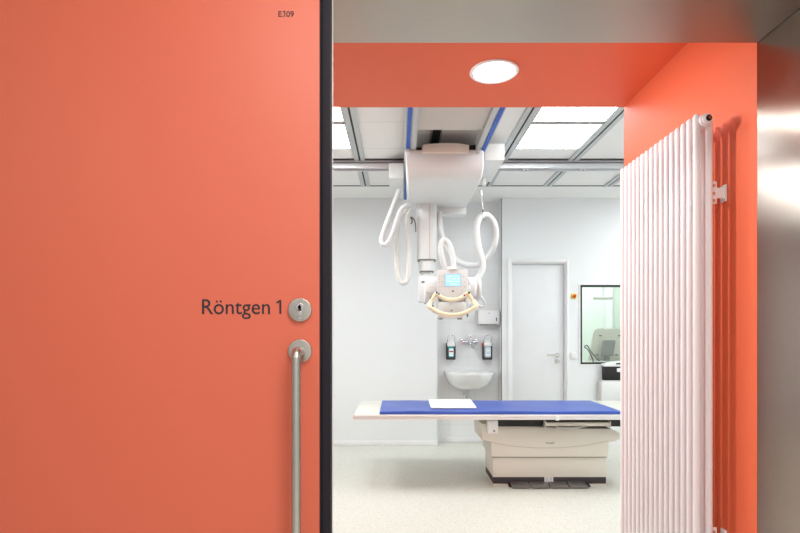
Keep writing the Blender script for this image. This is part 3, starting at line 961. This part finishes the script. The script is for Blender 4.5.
# ------------------------------------------------------------------ washbasin corner in the niche
wb = thing('washbasin', (.82, 6.19, .65), 'white wall hung washbasin in the tiled niche behind the table', 'sink')
mb = MB()
b = mb.bm
SX, SYD, SZ = .285, .46, .83
n = 33
secs = []
for (fs, z) in ((.30, SZ - .205), (.58, SZ - .190), (.83, SZ - .135), (.93, SZ - .075), (.985, SZ - .03), (1.0, SZ - .008), (.99, SZ), (.90, SZ), (.87, SZ - .012), (.78, SZ - .07), (.5, SZ - .115), (.15, SZ - .125)):
    row = []
    for i in range(n):
        a = PI * i / (n - 1)
        ex = abs(math.cos(a)) ** .8 * (1 if math.cos(a) >= 0 else -1)
        ey = abs(math.sin(a)) ** .85
        if z < SZ and fs < .9 and secs and len(secs) > 6:
            yb = 6.08
            row.append(b.verts.new((.82 + SX * fs * ex, yb - (SYD - .11) * fs * ey, z)))
        else:
            row.append(b.verts.new((.82 + SX * fs * ex, 6.198 - SYD * (fs if fs > .9 else fs * .95) * ey, z)))
    secs.append(row)
for A, B in zip(secs, secs[1:]):
    for i in range(n - 1):
        b.faces.new((A[i], A[i + 1], B[i + 1], B[i]))
    b.faces.new((A[-1], A[0], B[0], B[-1]))
b.faces.new(secs[0][::-1])
b.faces.new(secs[-1])
mb.build('basin', M['ceramic'], wb)
dr = MB().cyl((.815, 5.99, .600), (.815, 5.99, .648), .022, n=20).cyl((.815, 5.99, .50), (.815, 5.99, .60), .014, n=16)
dr.tube([(.815, 5.99, .51), (.815, 6.0, .47), (.78, 6.04, .47), (.765, 6.06, .53), (.765, 6.09, .56), (.765, 6.19, .56)], .014, n=12, smooth=5)
dr.cyl((.775, 6.05, .50), (.775, 6.05, .57), .028, n=20, bev=.004)
dr.build('drain_trap', M['chrome'], wb)

tp = thing('wall_tap', (.835, 6.19, 1.17), 'chrome wall mounted mixer tap above the washbasin', 'tap')
mb = MB()
for sx in (-1, 1):
    xx = .835 + sx * .078
    mb.cyl((xx, 6.1995, 1.172), (xx, 6.185, 1.172), .032, n=28, bev=.004).cyl((xx, 6.185, 1.172), (xx, 6.14, 1.172), .018, n=20)
    mb.cyl((xx, 6.145, 1.172), (.835 + sx * .02, 6.13, 1.172), .017, r2=.022, n=20)
mb.cyl((.835, 6.14, 1.14), (.835, 6.13, 1.215), .028, n=28, bev=.004)
mb.build('tap_body', M['chrome'], tp)
MB().tube([(.835, 6.13, 1.15), (.845, 6.07, 1.12), (.885, 5.99, 1.085)], .015, n=14, smooth=5).build('spout', M['chrome'], tp)
MB().box(.812, .858, 6.10, 6.15, 1.212, 1.245, bev=.006).box(.825, .845, 6.03, 6.12, 1.238, 1.25, bev=.003).build('lever', M['chrome'], tp)


def dispenser(xc_, bottle, label):
    t = thing('soap_dispenser', (xc_, 6.19, .965), label, 'dispenser', 'wall dispensers beside the tap')
    mb = MB().box(xc_ - .05, xc_ + .05, 6.185, 6.1995, .97, 1.15, bev=.003)
    mb.box(xc_ - .052, xc_ - .044, 6.11, 6.19, .985, 1.16, bev=.002).box(xc_ + .044, xc_ + .052, 6.11, 6.19, .985, 1.16, bev=.002).box(xc_ - .05, xc_ + .05, 6.105, 6.19, .965, .99, bev=.003)
    mb.build('holder', M['rubber'], t)
    bo = MB().box(xc_ - .037, xc_ + .037, 6.10, 6.175, .992, 1.115, bev=.010).cyl((xc_, 6.14, 1.11), (xc_, 6.14, 1.15), .02, r2=.014, n=16).build('bottle', M[bottle], t)
    if bottle == 'teal':
        lb = box(xc_ - .024, xc_ + .026, 6.0975, 6.1, 1.005, 1.095).build('bottle_label', M['label_white'], bo)
        box(xc_ - .02, xc_ + .022, 6.0965, 6.0974, 1.052, 1.068).build('label_band', M['red'], lb)
        box(xc_ - .02, xc_ + .022, 6.0965, 6.0974, 1.028, 1.032).build('label_line', M['grey'], lb)
    else:
        lb = box(xc_ - .026, xc_ + .026, 6.0975, 6.1, 1.005, 1.085).build('bottle_label', M['label_white'], bo)
        box(xc_ - .018, xc_ + .018, 6.0965, 6.0974, 1.03, 1.06).build('label_band', M['clear_bottle'], lb)
        box(xc_ - .056, xc_ - .040, 6.10, 6.12, 1.13, 1.16, bev=.003).build('side_mark', M['orange_cap'], t)
    MB().box(xc_ - .046, xc_ + .046, 6.10, 6.19, 1.118, 1.165, bev=.006).box(xc_ - .03, xc_ + .03, 6.12, 6.19, 1.165, 1.19, bev=.004).build('pump_head', M['white_metal'], t)
    MB().tube([(xc_ - .042, 6.15, 1.15), (xc_ - .040, 6.10, 1.21), (xc_ - .034, 6.06, 1.238), (xc_, 6.055, 1.242), (xc_ + .034, 6.06, 1.238), (xc_ + .040, 6.10, 1.21), (xc_ + .042, 6.15, 1.15)], .005, n=8, smooth=3).build('arm_lever', M['chrome'], t)


dispenser(.612, 'teal', 'wall dispenser with teal bottle and red marked label left of the tap')
dispenser(1.035, 'clear_bottle', 'wall dispenser with pale clear bottle right of the tap')

t = thing('towel_dispenser', (1.045, 6.19, 1.36), 'white paper towel dispenser on the niche wall above the right bottle', 'dispenser')
box(.915, 1.168, 6.08, 6.199, 1.372, 1.535, bev=.006).build('housing', M['cast'], t)
box(.919, 1.164, 6.072, 6.081, 1.376, 1.532, bev=.004).build('front_cover', M['white_metal'], t)
box(1.122, 1.132, 6.0705, 6.0725, 1.41, 1.45).build('level_slot', M['black'], t)
MB().box(.95, 1.14, 6.09, 6.15, 1.364, 1.372).build('outlet', M['groove'], t)
MB().tube([(1.03, 6.0715, 1.505), (1.045, 6.0715, 1.498), (1.06, 6.0715, 1.505)], .0025, n=6, smooth=4).build('finger_mark', M['grey'], t)

# ------------------------------------------------------------------ equipment by the window
YC = 5.90
def rrect(x0, x1, z0, z1, r):
    out = []
    for (qx, qz, a0) in ((x1 - r, z1 - r, 0), (x0 + r, z1 - r, 1), (x0 + r, z0 + r, 2), (x1 - r, z0 + r, 3)):
        for i in range(7):
            a = (a0 + i / 6) * PI / 2
            out.append((qx + r * math.cos(a), qz + r * math.sin(a)))
    return out


rx0, zb0, zb1 = P(600.2, 0, YC).x, P(0, 402.6, YC).z, P(0, 380.6, YC).z
ct = thing('wall_cabinet', (2.6, YC + .05, zb0), 'light grey rounded housing on the wall under the window, half hidden by the radiator', 'cabinet')
cb = MB().prism(rrect(rx0, 2.95, zb0, zb1, .035), 'y', YC, 5.9985, bev=.004).build('body', M['cast'], ct)
MB().prism(rrect(rx0 + .014, 2.935, zb0 + .014, zb1 - .014, .025), 'y', YC - .006, YC + .001, bev=.003).build('front_cover', M['machine'], cb)
zt = P(0, 366.6, YC).z
pr = thing('printer', (2.5, YC + .05, zb1 + .0005), 'black boxy device with white lid standing on the rounded grey wall housing', 'printer')
px0_, px1_ = P(604.8, 0, YC).x, 2.80
box(px0_, px1_, YC + .004, 5.985, zb1 + .001, zt, bev=.003).build('housing', M['black'], pr)
MB().prism([(px0_ - .014, zt + .001), (px0_ - .014, zt + .028), (px0_ + .06, zt + .046), (px0_ + .18, zt + .062), (px1_, zt + .062), (px1_, zt + .001)], 'y', YC - .004, 5.985, bev=.003).build('lid', M['white_metal'], pr)
box(P(617, 0, YC).x, px1_, YC - .008, YC + .02, P(0, 372, YC).z, P(0, 368.3, YC).z, bev=.002).build('paper_tray', M['white_metal'], pr)
box(P(616, 0, YC).x, px1_ - .01, YC - .008, YC - .003, P(0, 364.4, YC).z, P(0, 363.0, YC).z).build('slot', M['black'], pr)

# control room behind the glass
dk = thing('desk', (2.8, 6.75, 0), 'pale desk behind the window glass, its top level with the frame', 'desk')
box(2.0, 3.9, 6.45, 7.15, .86, .89, bev=.003).build('desktop', M['cast'], dk)
for x in (2.05, 3.85):
    box(x - .02, x + .02, 6.5, 7.1, .0, .859).build('leg', M['cast'], dk)
mo = thing('shield_panel', (2.75, 6.9, .9), 'large pale rounded panel with dark fasteners standing on the desk behind glass', 'panel')
pp = [(588.6, 361), (594.2, 332), (595.5, 329.6), (598, 328.6), (632, 328.6), (640, 361)]
pb = MB().prism([(P(a, c_, 6.85).x, max(.893, P(a, c_, 6.85).z)) for a, c_ in pp], 'y', 6.85, 6.89, bev=.006).build('back_shell', M['machine_beige'], mo)
mb = MB()
for (a, c_) in ((600.5, 335.5), (619.5, 335.5), (597, 354.8), (616.5, 354.8)):
    p, q = P(a - 1.4, c_ + .8, 6.845), P(a + 1.4, c_ - .5, 6.845)
    box(p.x, q.x, 6.844, 6.8495, p.z, q.z).build('fastener', M['groove'], pb)

mo2 = thing('desk_monitor', (2.62, 6.75, .89), 'grey monitor seen from behind, in front of the pale rounded panel', 'monitor')
pp = [(601.8, 356), (603.6, 341.5), (604.5, 340.2), (615, 340.2), (615.8, 341.5), (613.6, 356)]
MB().prism([(P(a, c_, 6.72).x, P(a, c_, 6.72).z) for a, c_ in pp], 'y', 6.72, 6.76, bev=.006).build('shell', M['grey'], mo2)
p = P(608, 357, 6.72)
MB().box(p.x - .03, p.x + .03, 6.74, 6.78, .893, 1.05).box(p.x - .12, p.x + .12, 6.66, 6.84, .8905, .905, bev=.003).build('stand', M['grey'], mo2)
kb = MB().box(P(600.5, 0, 6.5).x, P(612, 0, 6.5).x, 6.48, 6.60, .8905, .925, bev=.006)
tag(kb.build('keyboard', M['cast']), 'pale low box lying on the desk just behind the window frame', 'box')
tag(MB().tube([(2.42, 6.55, .90), (2.38, 6.52, .99), (2.33, 6.50, 1.07), (2.29, 6.50, 1.10), (2.33, 6.53, 1.12), (2.42, 6.6, 1.02), (2.55, 6.65, .90)], .007, n=8, smooth=6).build('cable', M['black']), 'dark looped cable rising at the left corner behind the window', 'cable')
lm = thing('pendant_lamp', (2.9, 7.6, 2.0), 'pale narrow pendant lamp seen faintly through the upper window', 'lamp')
box(P(594, 0, 7.6).x, P(612, 0, 7.6).x, 7.56, 7.64, P(0, 299.5, 7.6).z, P(0, 296.8, 7.6).z, bev=.006).build('lamp_body', M['cover'], lm)
MB().cyl((P(603, 0, 7.6).x, 7.6, P(0, 297, 7.6).z), (P(603, 0, 7.6).x, 7.6, CEIL - .001), .004, n=8).build('suspension', M['groove'], lm)
cu = MB().box(P(605.5, 0, 8.5).x, P(612, 0, 8.5).x, 8.48, 8.598, .0, 2.6)
struct(cu.build('trim_22', M['white_wall']))

# name order for the copied suffixes is Blender's own
